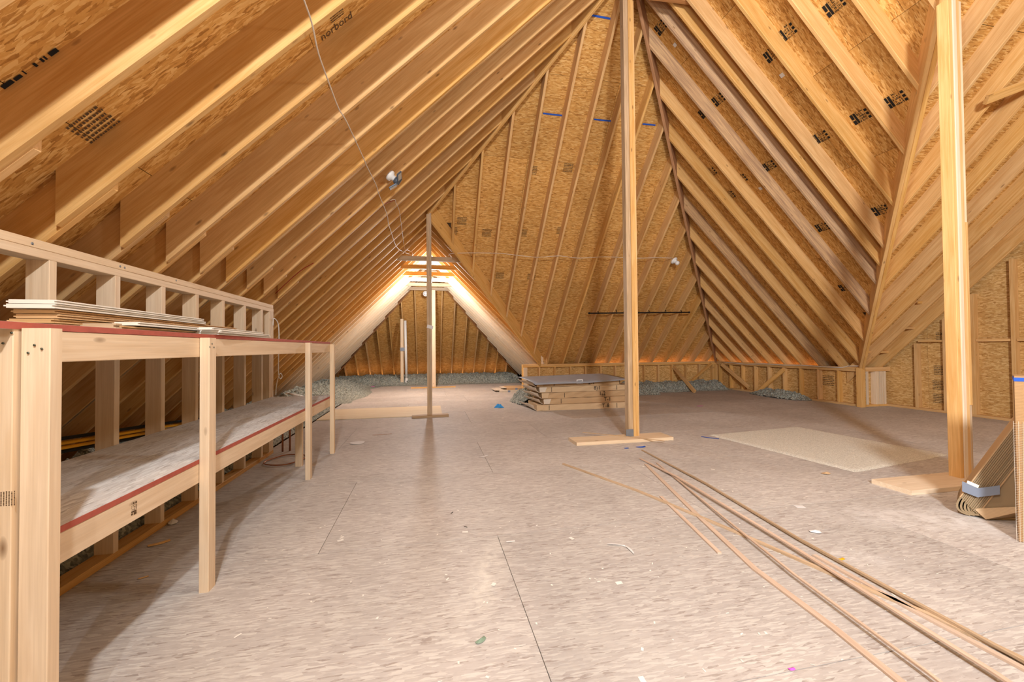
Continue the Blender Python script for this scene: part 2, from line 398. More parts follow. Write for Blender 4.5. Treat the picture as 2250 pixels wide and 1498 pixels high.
sheathe('left', M['roof_osb'], ceiling, .3, .25, lambda x, y: y > .2 and x > -3.6)
sheathe('far_left', M['roof_osb'], ceiling, .7, .25)
sheathe('far_right', M['roof_osb'], ceiling, .7, .25)
sheathe('far_end', M['roof_osb'], ceiling, 0, .25)
sheathe('back', M['roof_osb'], ceiling, .4, .62)
sheathe('right', M['roof_osb'], ceiling, .5, .1)
sheathe('wing', M['roof_osb'], ceiling, .2, .3)
def R(name, a, b, w=T2, d=D, mat='rafter', drop=0.): return rafter(name, a, b, w, d, M[mat], ceiling, drop)
XL = -3.5
# left slope, near part and far wing share one slope
y = 1.882-OC*2; k = 0
while y < EY+3.2:
    top = AX-.02 if y < AY else ((AX-(y-AY)) if y < WY else (-.02 if y < EY else EY-y))
    if top > XL+.3:
        if y < 5.2:                     # lapped: an upper board and a lower board beside it
            xs = -1.70
            R('rafter', (xs, y, CL+xs), (top, y, CL+top))
            xe = -1.50
            R('rafter', (XL, y+.0385, CL+XL), (xe, y+.0385, CL+xe))
        else: R('rafter', (XL, y, CL+XL), (top, y, CL+top), mat='pine' if y > 9.6 else 'rafter')  # paler wood past the far bulb paints in its brightness
    y += OC; k += 1
R('rafter', (XL, 3.96, CL+XL), (AX-.02, 3.96, CL+AX-.02))
# far wing, right slope
y = WY+OC*.9
while y < EY+3.0:
    top = .02 if y < EY else y-EY; low = min(y-WY, 3.3)
    if low-top > .15: R('rafter', (low, y, CL-low), (top, y, CL-top), mat='pine' if y > 9.6 else 'rafter')  # pale wood here too stands in for strong lamp light
    y += OC
# far wing, hipped end
for k in range(-8, 9):
    x = k*OC; yt = EY+abs(x)+.03; yl = EY+3.4
    if yl-yt > .1: R('rafter', (x, yl, CL+EY-yl), (x, yt, CL+EY-yt), d=.14)
# back slope
x = .436
while x < XR-.05:
    yt = (WY-x) if x < AX else (AY+x-AX); yl = min(WY+x, YB+.35)
    if yl-yt > .1: R('rafter', (x, yl, ZE+YB-yl), (x, yt, ZE+YB-yt))
    x += .408
# right slope
ys = [5.93+.408*k for k in range(-11, 10)]+[4.49]
for y in ys:
    xt = (AX+.02) if y < AY else AX+(y-AY); xl = (XR+.35) if y > VY else XR-(VY-y)
    if xl-xt > .1: R('rafter', (xl, y, ZE+XR-xl), (xt, y, ZE+XR-xt), mat='weathered' if abs(y-5.11) < .05 or abs(y-4.70) < .05 or abs(y-6.74) < .05 else 'rafter')
# right wing, slope facing the camera
x = 8.12
while x > 2.9:
    yl = VY+.3 if x > XR else VY-(XR-x); yt = SY+.02
    R('rafter', (x, yl, ZE+VY-yl), (x, yt, ZE+VY-yt)); x -= .408
# hips, valleys, ridges
R('hip_rafter', (0, WY, CL), (AX, AY, AZ), .045, .22, drop=.035)
R('hip_rafter', (XR, YB, ZE), (AX, AY, AZ), .042, .22, 'hip', drop=.05)
R('valley_rafter', (2.70, WY+2.70, CL-2.70), (0, WY, CL), .045, .22, drop=.05)
for s in (-1, 1):
    q = Vector((.7071, -.7071, 0))*.0195*s
    rafter('valley_rafter', Vector((XR, VY, ZE))+q, Vector((AX, SY, AZ))+q, .038, .24, M['rafter'], ceiling, .05)
for s in (-1, 1): R('hip_rafter', (s*3.3, EY+3.3, CL-3.3), (0, EY, CL), .042, .2, 'hip', drop=.03)
beam('ridge_board', (0, WY, CL+.06), (0, EY, CL+.06), .038, .2, M['rafter'], ceiling)
beam('ridge_board', (AX, FR, AZ+.06), (AX, AY, AZ+.06), .038, .24, M['rafter'], ceiling)
beam('ridge_board', (AX, SY, AZ+.06), (8.4, SY, AZ+.06), .038, .24, M['rafter'], ceiling)
for k in range(6):
    y = 8.07+k*.8128
    beam('collar_tie', (-.64, y, 2.868), (.64, y, 2.868), .038, .092, M[('grey_wood', 'rafter', 'rafter', 'pine', 'grey_wood', 'grey_wood')[k]], ceiling)  # the pine tie carries the far bulb's brightness in its colour
# blocks at the apex and between the wing rafters
beam('collar_tie', on(1385, -22, Y=4.50), on(1530, -4, Y=4.33), .06, .14, M['hip'], ceiling)
for (px, py) in ((1988, 842), (1930, 778), (2055, 668), (1958, 778), (2020, 725)):
    p = on(px, py, n=(0, 1, 1), d=ZE+VY)
    prism('blocking', [(0, 0), (.36, 0), (.36, .09)], p+Vector((-.18, .12, .02)), (1, 0, 0), (0, .9, .2), .036, M['rafter'], ceiling)
beam('collar_tie', on(2155, 218, n=(0, 1, 1), d=ZE+VY)+Vector((0, -.04, -.03)), on(2330, 150, n=(0, 1, 1), d=ZE+VY)+Vector((0, -.04, -.03)), .038, .089, M['rafter'], ceiling, (0, -.7, .7))
# ------------------------------------------------------------------ floor
floor = struct(link('floor', mesh([(-3.9, FR, -.03), (9, FR, -.03), (9, 15.6, -.03), (-3.9, 15.6, -.03)], [(0, 1, 2, 3)]), M['felt']))
JX = [.396, -.6, .56, -1.0, .62, -.4, .8]
def floor_rows(x0, x1, y0, y1, mat):
    r = -5
    while True:
        a = 1.2+r*1.22; b = a+1.22; j = JX[(r) % 7]
        if a > y1: break
        if b > y0:
            u = j-2.44*4
            while u < x1:
                lo = (max(u, x0)+.0015, max(a, y0)+.0015); hi = (min(u+2.44, x1)-.0015, min(b, y1)-.0015)
                if hi[0]-lo[0] > .05 and hi[1]-lo[1] > .05: 
                    p = [(0, 0), (hi[0]-lo[0], 0), (hi[0]-lo[0], hi[1]-lo[1]), (0, hi[1]-lo[1])]
                    prism('floor_panel', p, (lo[0], lo[1], -.018), (1, 0, 0), (0, 1, 0), .018, mat, floor)
                u += 2.44
        r += 1
floor_rows(-1.75, 8.25, -1.24, 9.15, M['floor_osb'])
floor_rows(-2.6, 2.85, 9.15, 13.0, M['floor_osb'])
# ------------------------------------------------------------------ walls
def empty_struct(name):
    o = link(name, None); o['kind'] = 'structure'; return o
wl = empty_struct('wall_left'); KX = -1.66
def wallpiece(name, lo, hi, mat, par): return box(name, lo, hi, M[mat], par)
wallpiece('bottom_plate', (KX-.089, -1.0, 0), (KX, 4.87, .038), 'rafter', wl)
wallpiece('top_plate', (KX-.089, -1.0, 1.53), (KX, 4.87, 1.568), 'pine', wl)
wallpiece('top_plate', (KX-.089, -1.0, 1.569), (KX, 4.86, 1.607), 'pine', wl)
for yk in [2.228-.394*k for k in range(1, 6)]+[2.228, 2.619, 3.011, 3.398, 3.787, 4.19, 4.584]:
    wallpiece('stud', (KX-.089, yk-.038, .038), (KX, yk, 1.53), 'pine' if yk > 2 else 'rafter', wl)
for yk in (4.79, 4.83, 4.87): wallpiece('stud', (KX-.089, yk-.038, .038), (KX, yk-.001, 1.53), 'pine', wl)
wb = empty_struct('wall_back')
wallpiece('bottom_plate', (2.25, YB-.01, 0), (XR, YB+.08, .038), 'rafter', wb)
wallpiece('top_plate', (2.25, YB-.01, ZE-.078), (XR, YB+.08, ZE-.040), 'rafter', wb)
wallpiece('top_plate', (2.25, YB-.01, ZE-.039), (XR, YB+.08, ZE-.001), 'rafter', wb)
x = 2.25
while x < XR-.1: wallpiece('stud', (x, YB-.01, .038), (x+.038, YB+.08, ZE-.078), 'rafter', wb); x += .4064
wallpiece('stud', (XR-.12, YB-.012, .038), (XR-.011, YB+.08, ZE-.078), 'rafter', wb)
wallpiece('stud', (2.27, YB-.05, .0), (2.36, YB-.012, ZE-.08), 'pine', wb)
for k in range(3):
    a = 2.25+k*2.44; b = min(a+2.438, XR)
    if b > a+.05: prism('sheathing_panel', [(0, 0), (b-a, 0), (b-a, ZE-.02), (0, ZE-.02)], (a, YB+.092, .0), (1, 0, 0), (0, 0, 1), .011, M['wall_osb'], wb)
wallpiece('corner_post', (XR-.0105, YB+.001, 0), (XR+.09, YB+.09, ZE-.001), 'rafter', wb)
wr = empty_struct('wall_right')
wallpiece('bottom_plate', (XR-.01, VY+.05, 0), (XR+.08, YB, .038), 'rafter', wr)
wallpiece('top_plate', (XR-.01, VY, ZE-.078), (XR+.08, YB, ZE-.040), 'rafter', wr)
wallpiece('top_plate', (XR-.01, VY, ZE-.039), (XR+.08, YB, ZE-.001), 'rafter', wr)
y = YB-.1
while y > VY+.2: wallpiece('stud', (XR-.01, y-.038, .038), (XR+.08, y, ZE-.078), 'rafter', wr); y -= .4064
wallpiece('corner_post', (XR-.06, VY-.04, 0), (XR+.03, VY+.05, ZE-.001), 'rafter', wr)
for k in range(2):
    a = VY+k*2.44; b = min(a+2.438, YB)
    prism('sheathing_panel', [(0, 0), (b-a, 0), (b-a, ZE-.02), (0, ZE-.02)], (XR+.081, a, 0), (0, 1, 0), (0, 0, 1), .011, M['wall_osb'], wr)
# short return and the gable end of the right wing
GX = 8.22
wg = empty_struct('wall_gable')
wallpiece('bottom_plate', (XR+.09, VY, 0), (GX+.08, VY+.089, .038), 'rafter', wg)
wallpiece('top_plate', (XR+.09, VY, ZE-.078), (GX+.08, VY+.089, ZE-.001), 'rafter', wg)
for xx in (XR+.12, XR+.32, XR+.36, XR+.42, XR+.47, XR+.52): wallpiece('stud', (xx, VY, .038), (xx+.037, VY+.089, ZE-.079), 'pine', wg)
prism('sheathing_panel', [(0, 0), (.66, 0), (.66, ZE), (0, ZE)], (XR+.02, VY+.105, 0), (1, 0, 0), (0, 0, 1), .011, M['wall_osb'], wg)
wallpiece('bottom_plate', (GX-.01, -1, 0), (GX+.08, VY-.001, .038), 'rafter', wg)
gs = [5.50, 5.10, 4.745, 4.30, 3.9, 3.5, 3.1, 2.7]
for i, yy in enumerate(gs):
    zt = ZE+VY-yy-.02
    wallpiece('stud', (GX-.01, yy-.045, .038), (GX+.08, yy+.045 if i in (2,) else yy, zt), 'rafter', wg)
for a, b in zip(gs, gs[1:]): wallpiece('blocking', (GX+.01, b+.002, 1.155), (GX+.08, a-.05, 1.193), 'rafter', wg)
for k in range(5):                                  # sheathing boards cut to the slope
    a = -4.4+k*2.44; b = min(a+2.437, VY+.1)
    for r in range(4):
        rect = [(a, r*1.22), (b, r*1.22), (b, r*1.22+1.218), (a, r*1.22+1.218)]
        p = clip(rect, 1, 1, ZE+VY+PL); p = clip(p, -1, 1, ZE+VY+PL-2*SY) if len(p) > 2 else p
        if len(p) > 2 and abs(area(p)) > .02:
            prism('sheathing_panel', [(u-a, v) for u, v in p], (GX+.081, a, 0), (0, 1, 0), (0, 0, 1), .011, M['wall_osb'], wg)
wf = struct(link('wall_front', mesh([(-3.9, FR, 0), (8.4, FR, 0), (8.4, FR, .9), (AX, FR, AZ+.25), (-3.65, FR, .05)], [(0, 1, 2, 3, 4)]), M['wall_osb']))
# diagonal braces of the low walls
for top, foot, par in ((on(1480, 806, Y=9.7), G(1527, 861, .02), wb), (on(1562, 799, Y=9.7), on(1512, 843, Y=9.62), wb),
                       (on(1586, 800, X=7.6), on(1645, 850, X=7.52), wr), (on(1722, 812, X=7.6), G(1664, 862, .03), wr)):
    beam('brace', top, foot, .038, .089, M['rafter'], par, (0, 1, .2))
box('brace_foot', G(1664, 866)+Vector((-.02, -.04, 0)), G(1664, 866)+Vector((.5, .05, .03)), M['rafter'], wr)
# ------------------------------------------------------------------ posts
pc = thing('support_post', (2.45, 4.64, 0), 'tall built-up lumber post under the roof peak, standing on a crossing plank', 'post')
box('base_board', (1.64, 4.40, 0), (2.86, 4.68, .038), M['pine'], pc)
PM_Z = .0382
box('ply', (2.365, 4.56, PM_Z), (2.425, 4.649, 5.72), M['grey_wood'], pc)
box('ply', (2.426, 4.55, PM_Z), (2.462, 4.639, 5.70), M['rafter'], pc)
box('ply', (2.463, 4.555, PM_Z), (2.492, 4.644, 5.70), M['rafter'], pc)
box('ply', (2.495, 4.575, PM_Z), (2.515, 4.664, 5.66), M['rafter'], pc)
box('bracket', (2.325, 4.545, PM_Z), (2.420, 4.553, .125), M['grey_metal'], pc)
pf = thing('support_post', (.02, 6.86, 0), 'slim doubled lumber post with a paper tag, on a short cross board', 'post')
beam('base_board', (-.27, 6.80, .019), (.31, 6.84, .019), .14, .038, M['grey_wood'], pf)
box('ply', (-.03, 6.82, PM_Z), (.012, 6.905, 3.34), M['grey_wood'], pf)
box('ply', (.0125, 6.82, PM_Z), (.05, 6.905, 3.36), M['grey_wood'], pf)
t = on(945, 718, Y=6.81); prism('tag', [(-.05, -.028), (.05, -.028), (.05, .028), (-.05, .028)], t, (1, 0, -.28), (.28, 0, 1), -.002, M['paper'], pf)
pr_ = thing('support_post', (4.36, 2.6, 0), 'stout four-ply lumber post beside the corrugated cardboard, footed on a plank', 'post')
box('base_board', (3.50, 2.38, 0), (4.62, 2.66, .036), M['pine'], pr_)
zt = 6.0
for i, (x0, x1, y0, y1, m_) in enumerate(((4.200, 4.237, 2.51, 2.59, 'rafter'), (4.239, 4.277, 2.505, 2.59, 'pine'), (4.279, 4.317, 2.51, 2.595, 'rafter'), (4.319, 4.348, 2.515, 2.585, 'rafter'))):
    zt = ZE+XR-x1
    if i < 3: box('ply', (x0, y0, .0365), (x1, y1, 3.965), M[m_], pr_)
    else:
        box('ply', (x0, y0, .0365), (x1, y1, .62), M['grey_wood'], pr_)
        box('ply', (x0-.002, y0-.006, .622), (x1, y1, 2.12), M['rafter'], pr_); box('ply', (x0, y0, 2.122), (x1+.002, y1, 3.965), M['pine'], pr_)
# second light stick and pipe in the far wing
fp = thing('support_post', (.13, 11.9, 0), 'thin pale lumber post half hidden behind the slim doubled post', 'post')
box('ply', (.09, 11.88, 0), (.19, 11.92, 2.80), M['pine'], fp); box('base_board', (-.5, 11.8, 0), (.75, 11.87, .03), M['rafter'], fp)
sp = thing('stud_stick', (-.80, 13.05, 0), 'bare upright lumber stick with a metal strap beside the white pipe', 'post')
box('ply', (-.86, 13.03, 0), (-.77, 13.07, 2.05), M['pine'], sp); box('strap', (-.87, 13.015, 1.05), (-.74, 13.029, 1.16), M['grey_metal'], sp)
pv = thing('vent_pipe', (-.68, 13.1, 0), 'white plastic vent pipe with an elbow rising from the insulation', 'pipe')
tube('pipe_section', [(-.72, 13.1, 2.0), (-.69, 13.1, .2)], .04, M['white'], pv, 12)
tube('elbow', [(-.69, 13.1, .2), (-.69, 13.1, .12), (-.71, 13.1, .08), (-.72, 13.1, .075)], .046, M['white'], pv, 12, smooth_n=4)
# ------------------------------------------------------------------ workbench
wbch = thing('workbench', (-1.3, 3.0, 0), 'two-tier lumber workbench with red-edged shelf boards along the knee wall', 'workbench')
FX = -1.048; BK = KX+.003
def P(name, lo, hi, m='pine'): return box(name, lo, hi, M[m], wbch)
P('leg', (-1.046, 1.300, 0), (-.982, 1.338, 1.183)); P('leg', (-1.118, 1.285, 0), (-1.050, 1.323, 1.192))
for y0 in (2.150, 3.80, 4.69): P('leg', (FX+.001, y0, 0), (FX+.042, y0+.062, 1.180 if y0 < 4 else 1.176))
ty1, ly1 = 4.72, 4.82
P('apron', (FX-.038, 1.339, 1.090), (FX-.0005, ty1-.02, 1.179)); P('apron', (FX-.038, 1.339, .506), (FX-.0005, ly1-.01, .595))
for y0 in (1.345, 2.23, 3.74, 4.66):
    P('cross_rail', (BK, y0, 1.090), (FX-.039, y0+.038, 1.179)); P('cross_rail', (BK, y0, .506), (FX-.039, y0+.038, .595))
P('leg', (-1.26, 4.25, 0), (-1.20, 4.30, .505))
def shelf(y0, y1, z):
    o = prism('shelf_board', [(0, 0), (y1-y0, 0), (y1-y0, FX-.002-BK), (0, FX-.002-BK)], (FX-.002, y0, z-.019), (0, 1, 0), (-1, 0, 0), .019, M['shelf_osb'], wbch)
    box('painted_edge', (FX-.0019, y0, z-.019), (FX+.0005, y1, z-.0005), M['red'], o, 0)
shelf(1.24, 2.9, 1.199); shelf(2.902, ty1, 1.199); shelf(1.345, 3.4, .615); shelf(3.402, ly1, .615)
for (px, py) in ((26, 731), (7, 754), (76, 758), (92, 766), (62, 775)):
    q = on(px, py, Y=1.298 if px > 45 else 1.283); lathe('screw', [(0, .0028), (.0015, .0028)], q, (0, -1, 0), M['screw'], wbch, 10)
for (px, py) in ((461, 762), (470, 763), (466, 755)): lathe('screw', [(0, .004), (.001, .004)], on(px, py, X=FX+.0425), (1, 0, 0), M['screw'], wbch, 8)
# boards lying on the upper shelf
def tg_board(label, px0, px1, y0, X, width, z, th, mat, group=None, skew=0.):
    """tongue and groove board: its near front corner and far end are seen at photo columns px0, px1"""
    a = on(px0, y0, X=X); b = on(px1, y0, X=X); L = b.y-a.y; t = th/3
    o = thing('tongue_groove_board', (X-width/2, a.y, z), label, 'board', group)
    pr = [(0, 0), (0, t), (-.008, t), (-.008, 2*t), (0, 2*t), (0, th), (-width, th), (-width, 2*t), (-width-.007, 2*t), (-width-.007, t), (-width, t), (-width, 0)]
    n = len(pr); ang = skew
    vs = [(x, 0, zz) for x, zz in pr]+[(x, L, zz) for x, zz in pr]
    fs = [tuple(range(n)), tuple(reversed(range(n, 2*n)))]+[(i, n+i, n+(i+1) % n, (i+1) % n) for i in range(n)]
    mw = Matrix.Translation((X, a.y, z)) @ Matrix.Rotation(ang, 4, 'Z')
    link('plank', mesh(vs, fs), M[mat], o, mw); return o
zz = 1.1995
tg_board('short brown board at the bottom of the plank stack on the upper shelf', 125, 218, 700, -1.26, .105, zz, .018, 'board_core')
zz += .0195
tg_board('brown board low in the stack, second from the shelf', 118, 500, 690, -1.255, .125, zz, .014, 'board_core', skew=-.012); zz += .0165
tg_board('brown board in the middle of the plank stack', 131, 512, 690, -1.25, .125, zz, .014, 'board_core', skew=-.016); zz += .0165
tg_board('brown board under the white top planks of the stack', 126, 516, 690, -1.255, .125, zz, .014, 'board_core', skew=-.010); zz += .0165
tg_board('white primed plank, lower of the two on top of the stack', 120, 450, 670, -1.245, .135, zz, .014, 'paint', skew=-.006); zz += .0155
tg_board('white primed plank, topmost of the shelf stack', 125, 447, 670, -1.24, .135, zz, .013, 'paint', skew=-.004)
tg_board('pale offcut block lying at the shelf front under a white plank', 255, 268, 705, -1.09, .10, 1.1995, .02, 'grey_wood')
tg_board('brown plank with a strap beside the pale offcut block', 272, 440, 710, -1.12, .09, 1.1995, .016, 'board_core', skew=.03)
tg_board('white primed plank resting over the brown strapped plank', 308, 582, 690, -1.105, .085, 1.2205, .013, 'paint', skew=.015)
tg_board('white primed plank at the front edge, lowest of the far trio', 480, 600, 735, -1.035, .10, 1.1995, .011, 'paint', skew=.02)
tg_board('white primed plank at the front edge, middle of the far trio', 487, 603, 735, -1.02, .10, 1.211, .011, 'paint', skew=.035)
tg_board('white primed plank at the front edge, top of the far trio', 470, 584, 735, -1.03, .065, 1.2225, .011, 'paint', skew=.02)
# ------------------------------------------------------------------ stack of cartons
rnd = random.Random(3)
z = 0.001
CN = [('bottom', .105, 'carton2', -.05, 'T-8', -.06), ('second', .10, 'carton', .05, 'T-1', .07), ('third', .105, 'carton', .07, '1-2', .04), ('fourth', .10, 'carton2', .06, '8)1', .0), ('top', .10, 'carton', .03, '2-1', -.05)]
def text_mesh(s, size):
    cu = bpy.data.curves.new('writing', 'FONT'); cu.body = s; cu.size = size; cu.align_x = 'CENTER'; cu.align_y = 'CENTER'; cu.resolution_u = 2
    o = bpy.data.objects.new('writing', cu); COL.objects.link(o); bpy.context.view_layer.update()
    me = bpy.data.meshes.new_from_object(o); bpy.data.objects.remove(o); bpy.data.curves.remove(cu); return me
for i, (wd, h, mt, rz, txt, dx) in enumerate(CN):
    x0, y0 = 1.93+dx, 6.98+.012*i; L = 3.72-x0-.22*(i == 4); Wd = .72
    o = thing('flat_carton', (x0+L/2, y0+Wd/2, z), {'bottom': 'flat brown carton marked T-8 at the bottom of the carton stack', 'second': 'crumpled brown carton just above the lowest carton of the stack', 'third': 'brown carton with black strap marks in the middle of the stack', 'fourth': 'pale brown carton below the topmost carton of the stack', 'top': 'short brown carton directly under the grey sheet'}[wd], 'carton', 'flat cartons stacked behind the tall post')
    mw = Matrix.Translation((x0, y0, z)) @ Matrix.Rotation(rz*.5, 4, 'Z')
    # body with bulging, slightly crushed sides
    nx, vs, fs = 12, [], []
    for k in range(nx+1):
        u = L*k/nx; b_ = .008*math.sin(3*k+i)+rnd.uniform(-.004, .004); c_ = rnd.uniform(-.006, .006); sag = rnd.uniform(-.006, 0)
        vs += [(u, b_, 0), (u, .006*math.sin(k*1.7), h*.55), (u, b_+c_, h+sag), (u, Wd, h+sag), (u, Wd, 0)]
    for k in range(nx):
        for j in range(5): a = k*5+j; b = k*5+(j+1) % 5; fs.append((a, b, b+5, a+5))
    fs += [(4, 3, 2, 1, 0), tuple(nx*5+j for j in range(5))]
    link('body', mesh(vs, fs), M[mt], o, mw)
    # pale end flaps, sprung open
    for (y0_, y1_, out, zt_, zb_) in ((.0, .40, .10+.06*rnd.random(), h*.98, 0.004), (.34, .70, .14+.05*rnd.random(), h*.92, h*.12)):
        a0, a1 = Vector((-.004, y0_, zb_)), Vector((-.004, y1_, zb_)); b0 = Vector((-out*.55, y0_+.015, zt_*.93)); b1 = Vector((-out, y1_-.02, zt_)); m0 = (a0+b0)/2+Vector((-.022, 0, -.006)); m1 = (a1+b1)/2+Vector((-.03, 0, -.008))
        fl = link('flap', mesh([a0, a1, m0, m1, b0, b1], [(0, 1, 3, 2), (2, 3, 5, 4)]), M['carton_in'], o, mw); fl.modifiers.new('t', 'SOLIDIFY').thickness = .005
    a0 = Vector((0, -.004, h*.10)); fl = link('flap', mesh([a0, a0+Vector((.10, -.012, .0)), Vector((.13, -.014, h*.95)), Vector((-.01, -.006, h*.9))], [(0, 1, 2, 3)]), M['carton_in' if i % 2 else 'carton2'], o, mw); fl.modifiers.new('t', 'SOLIDIFY').thickness = .004
    for u in (.22, 1.5):
        link('strap', chbox(.007, .004, h*.8, 0), M['black'], o, mw @ Matrix.Translation((u+.1*i % .3, -.011, h/2)))
    tm = text_mesh(txt, .10); link('writing', tm, M['black'], o, mw @ Matrix.Translation((1.28-.06*i, -.0135, h*.52)) @ Matrix.Rotation(math.pi/2, 4, 'X'))
    if i == 2:
        link('writing', text_mesh('T-7', .06), M['black'], o, mw @ Matrix.Translation((1.18, -.0135, h*.12)) @ Matrix.Rotation(math.pi/2, 4, 'X'))
    z += h+.002
sl = thing('grey_sheet', (2.7, 7.3, z), 'dark grey flat sheet draped over the carton stack', 'sheet')
vs, fs = [], []
nx, ny = 16, 8; c4 = [Vector((1.62, 7.42, z+.01)), Vector((1.80, 6.83, z-.075)), Vector((3.75, 6.95, z-.01)), Vector((3.45, 7.75, z+.02))]
for i in range(nx+1):
    for j in range(ny+1):
        u, v = i/nx, j/ny; p = c4[0]*(1-u)*v+c4[1]*(1-u)*(1-v)+c4[2]*u*(1-v)+c4[3]*u*v
        zf = z+.012; p.z = max(p.z, zf) if p.x > 2.0 and p.y > 7.0 else p.z+.02
        p.z = z+.010+.07*max(0, v-.25)+.004*math.sin(5*u+4*v)-(.05*(1-v)**7)*(1 if u < .5 else (1-u)*2)
        vs.append(p)
for i in range(nx):
    for j in range(ny): a = i*(ny+1)+j; fs.append((a, a+ny+1, a+ny+2, a+1))
so = link('sheet', mesh(vs, fs, True), M['slate'], sl); sm = so.modifiers.new('thick', 'SOLIDIFY'); sm.thickness = .004
q = on(1273, 838, Y=6.97); prism('printed_label', [(-.06, -.04), (.06, -.04), (.06, .04), (-.06, .04)], q+Vector((0, -.02, 0)), (1, 0, .03), (0, 0, 1), -.001, M['paper'], sl)
for r in (-.014, .014): prism('printed_line', [(-.045, -.005), (.045, -.005), (.045, .005), (-.045, .005)], q+Vector((0, -.0225, r)), (1, 0, .03), (0, 0, 1), -.0005, M['black'], sl)
# flattened crates on the wing floor
for i, (lab, lo, hi, mt) in enumerate((('flattened pale carton lying on the far wing floor', (1.75, 10.1, 0.001), (2.75, 10.9, .05), 'carton_in'), ('grey-bottomed flattened carton on top of the pale one in the wing', (1.95, 10.15, .052), (2.80, 10.8, .10), 'carton'))):
    o = thing('flat_carton', ((lo[0]+hi[0])/2, (lo[1]+hi[1])/2, lo[2]), lab, 'carton'); box('body', lo, hi, M[mt], o)
    box('flap', (lo[0]-.12, lo[1]+.1, hi[2]-.006), (lo[0]-.001, hi[1]-.1, hi[2]), M['carton_in'], o)
    box('tape', (lo[0]+.2, lo[1]-.003, lo[2]), (lo[0]+.26, lo[1]-.0005, hi[2]), M['tape'], o)
# ------------------------------------------------------------------ corrugated bundle and carton at the right edge
cb = thing('cardboard_bundle', (3.75, 2.1, 0), 'bundle of corrugated cardboard sheets bound with grey tape, leaning at the post', 'cardboard')
EI = Vector((.874, .486, 0)).normalized(); ER = Vector((EI.y, -EI.x, 0)); EU = Vector((0, 0, 1))     # into the corner, across, up
def K(px, py, d=3.98): return on(px, py, n=tuple(EI), d=d)
def flat2(pts, o): return [((p-o).dot(ER), (p-o).z) for p in pts]
p0 = K(2108, 1092); p1 = K(2240, 918); dx = (p1-p0).normalized(); nn = (ER*dx.z-EU*dx.dot(ER)).normalized()
Ls = (p1-p0).length+.10
for k in range(14):
    a = p0+nn*(.0082*k)-dx*(.004*k); j = rnd.uniform(0, .010); e_ = rnd.uniform(-.012, .012)
    prism('sheet', [(0, j), (Ls+e_, j), (Ls+e_, .34), (0, .34)], a, dx, EI, -.0068, M['edge' if k not in (0, 13) else 'carton'], cb)
    if k % 2: continue
    c_ = a-dx*(.115-.005*k)+ER*.004*k; e2 = a+ER*(.045+.004*k)+EI*.0; e2.z = .005+.0045*k*.5; pts = []      # its lower end curls along the floor
    for t in range(9):
        t /= 8; q = a*(1-t)**2+c_*2*t*(1-t)+e2*t*t; q.z = max(q.z, .004); pts.append(q)
    vs = []
    for q in pts: vs += [q+EI*(.002*k), q+EI*.30]
    n = len(pts); link('fold', mesh(vs, [(2*i, 2*i+1, 2*i+3, 2*i+2) for i in range(n-1)]), M['edge'], cb).modifiers.new('t', 'SOLIDIFY').thickness = .010
fx = [K(x_, y_, 3.995) for x_, y_ in ((2152, 1062), (2236, 962), (2290, 962), (2290, 1112), (2142, 1118), (2140, 1090))]
prism('face_panel', flat2(fx, fx[0]), fx[0], ER, EU, -.012, M['edge'], cb)
g = [K(2142, 1119, 3.985), G(2166, 1141, .006), G(2300, 1134, .006), K(2290, 1113, 3.985)]
link('lower_flap', mesh(g, [(0, 1, 2, 3)]), M['carton2'], cb).modifiers.new('t', 'SOLIDIFY').thickness = .006
for (a, b, h) in (((2114, 1068), (2150, 1082), 22), ((2150, 1082), (2197, 1076), 20)):
    q = [K(a[0], a[1]-h/2, 3.965), K(b[0], b[1]-h/2, 3.965), K(b[0], b[1]+h/2, 3.965), K(a[0], a[1]+h/2, 3.965)]
    prism('tape', flat2(q, q[0]), q[0], ER, EU, .002, M['tape'], cb)
q = [K(x_, y_, 3.966) for x_, y_ in ((2126, 1055), (2152, 1066), (2149, 1072), (2124, 1061))]
prism('packing_strip', flat2(q, q[0]), q[0], ER, EU, .004, M['paint'], cb)
e0 = G(2239, 1190); hh = .935
bx = thing('tall_carton', e0, 'tall brown carton wrapped in netting with a blue taped top edge', 'carton')
bq = Matrix.Translation(e0) @ mat4((0, 0, 0), ER, EI, EU)
def bb(name, lo, hi, mat):
    lo, hi = Vector(lo), Vector(hi); s_ = hi-lo
    return link(name, chbox(s_.x, s_.y, s_.z, .002), mat, bx, bq @ Matrix.Translation((lo+hi)/2))
bb('body', (0, 0, .001), (.42, .20, hh), M['carton3']); bb('blue_tape', (-.002, -.002, hh-.03), (.42, .202, hh-.008), M['blue'])
vs, fs = [], []
def netline(a, b, r=.0006):
    a, b = Vector(a), Vector(b); x, y, z_ = frame(b-a, (.3, .9, .2)); k = len(vs)
    for p in (a, b): vs.extend([p+y*r, p-y*r*.5+z_*r, p-y*r*.5-z_*r])
    fs.extend([(k, k+1, k+4, k+3), (k+1, k+2, k+5, k+4), (k+2, k, k+3, k+5)])
for i in range(70): netline((-.008, -.006, .01+i*.0095), (.30, -.006, .01+i*.0095+.004*math.sin(i)))
for i in range(24): netline((-.008+i*.0125, -.006, .0), (-.008+i*.0125+.01*math.sin(i*.7), -.006, .68))
link('netting', mesh(vs, fs), M['cable'], bx, bq)
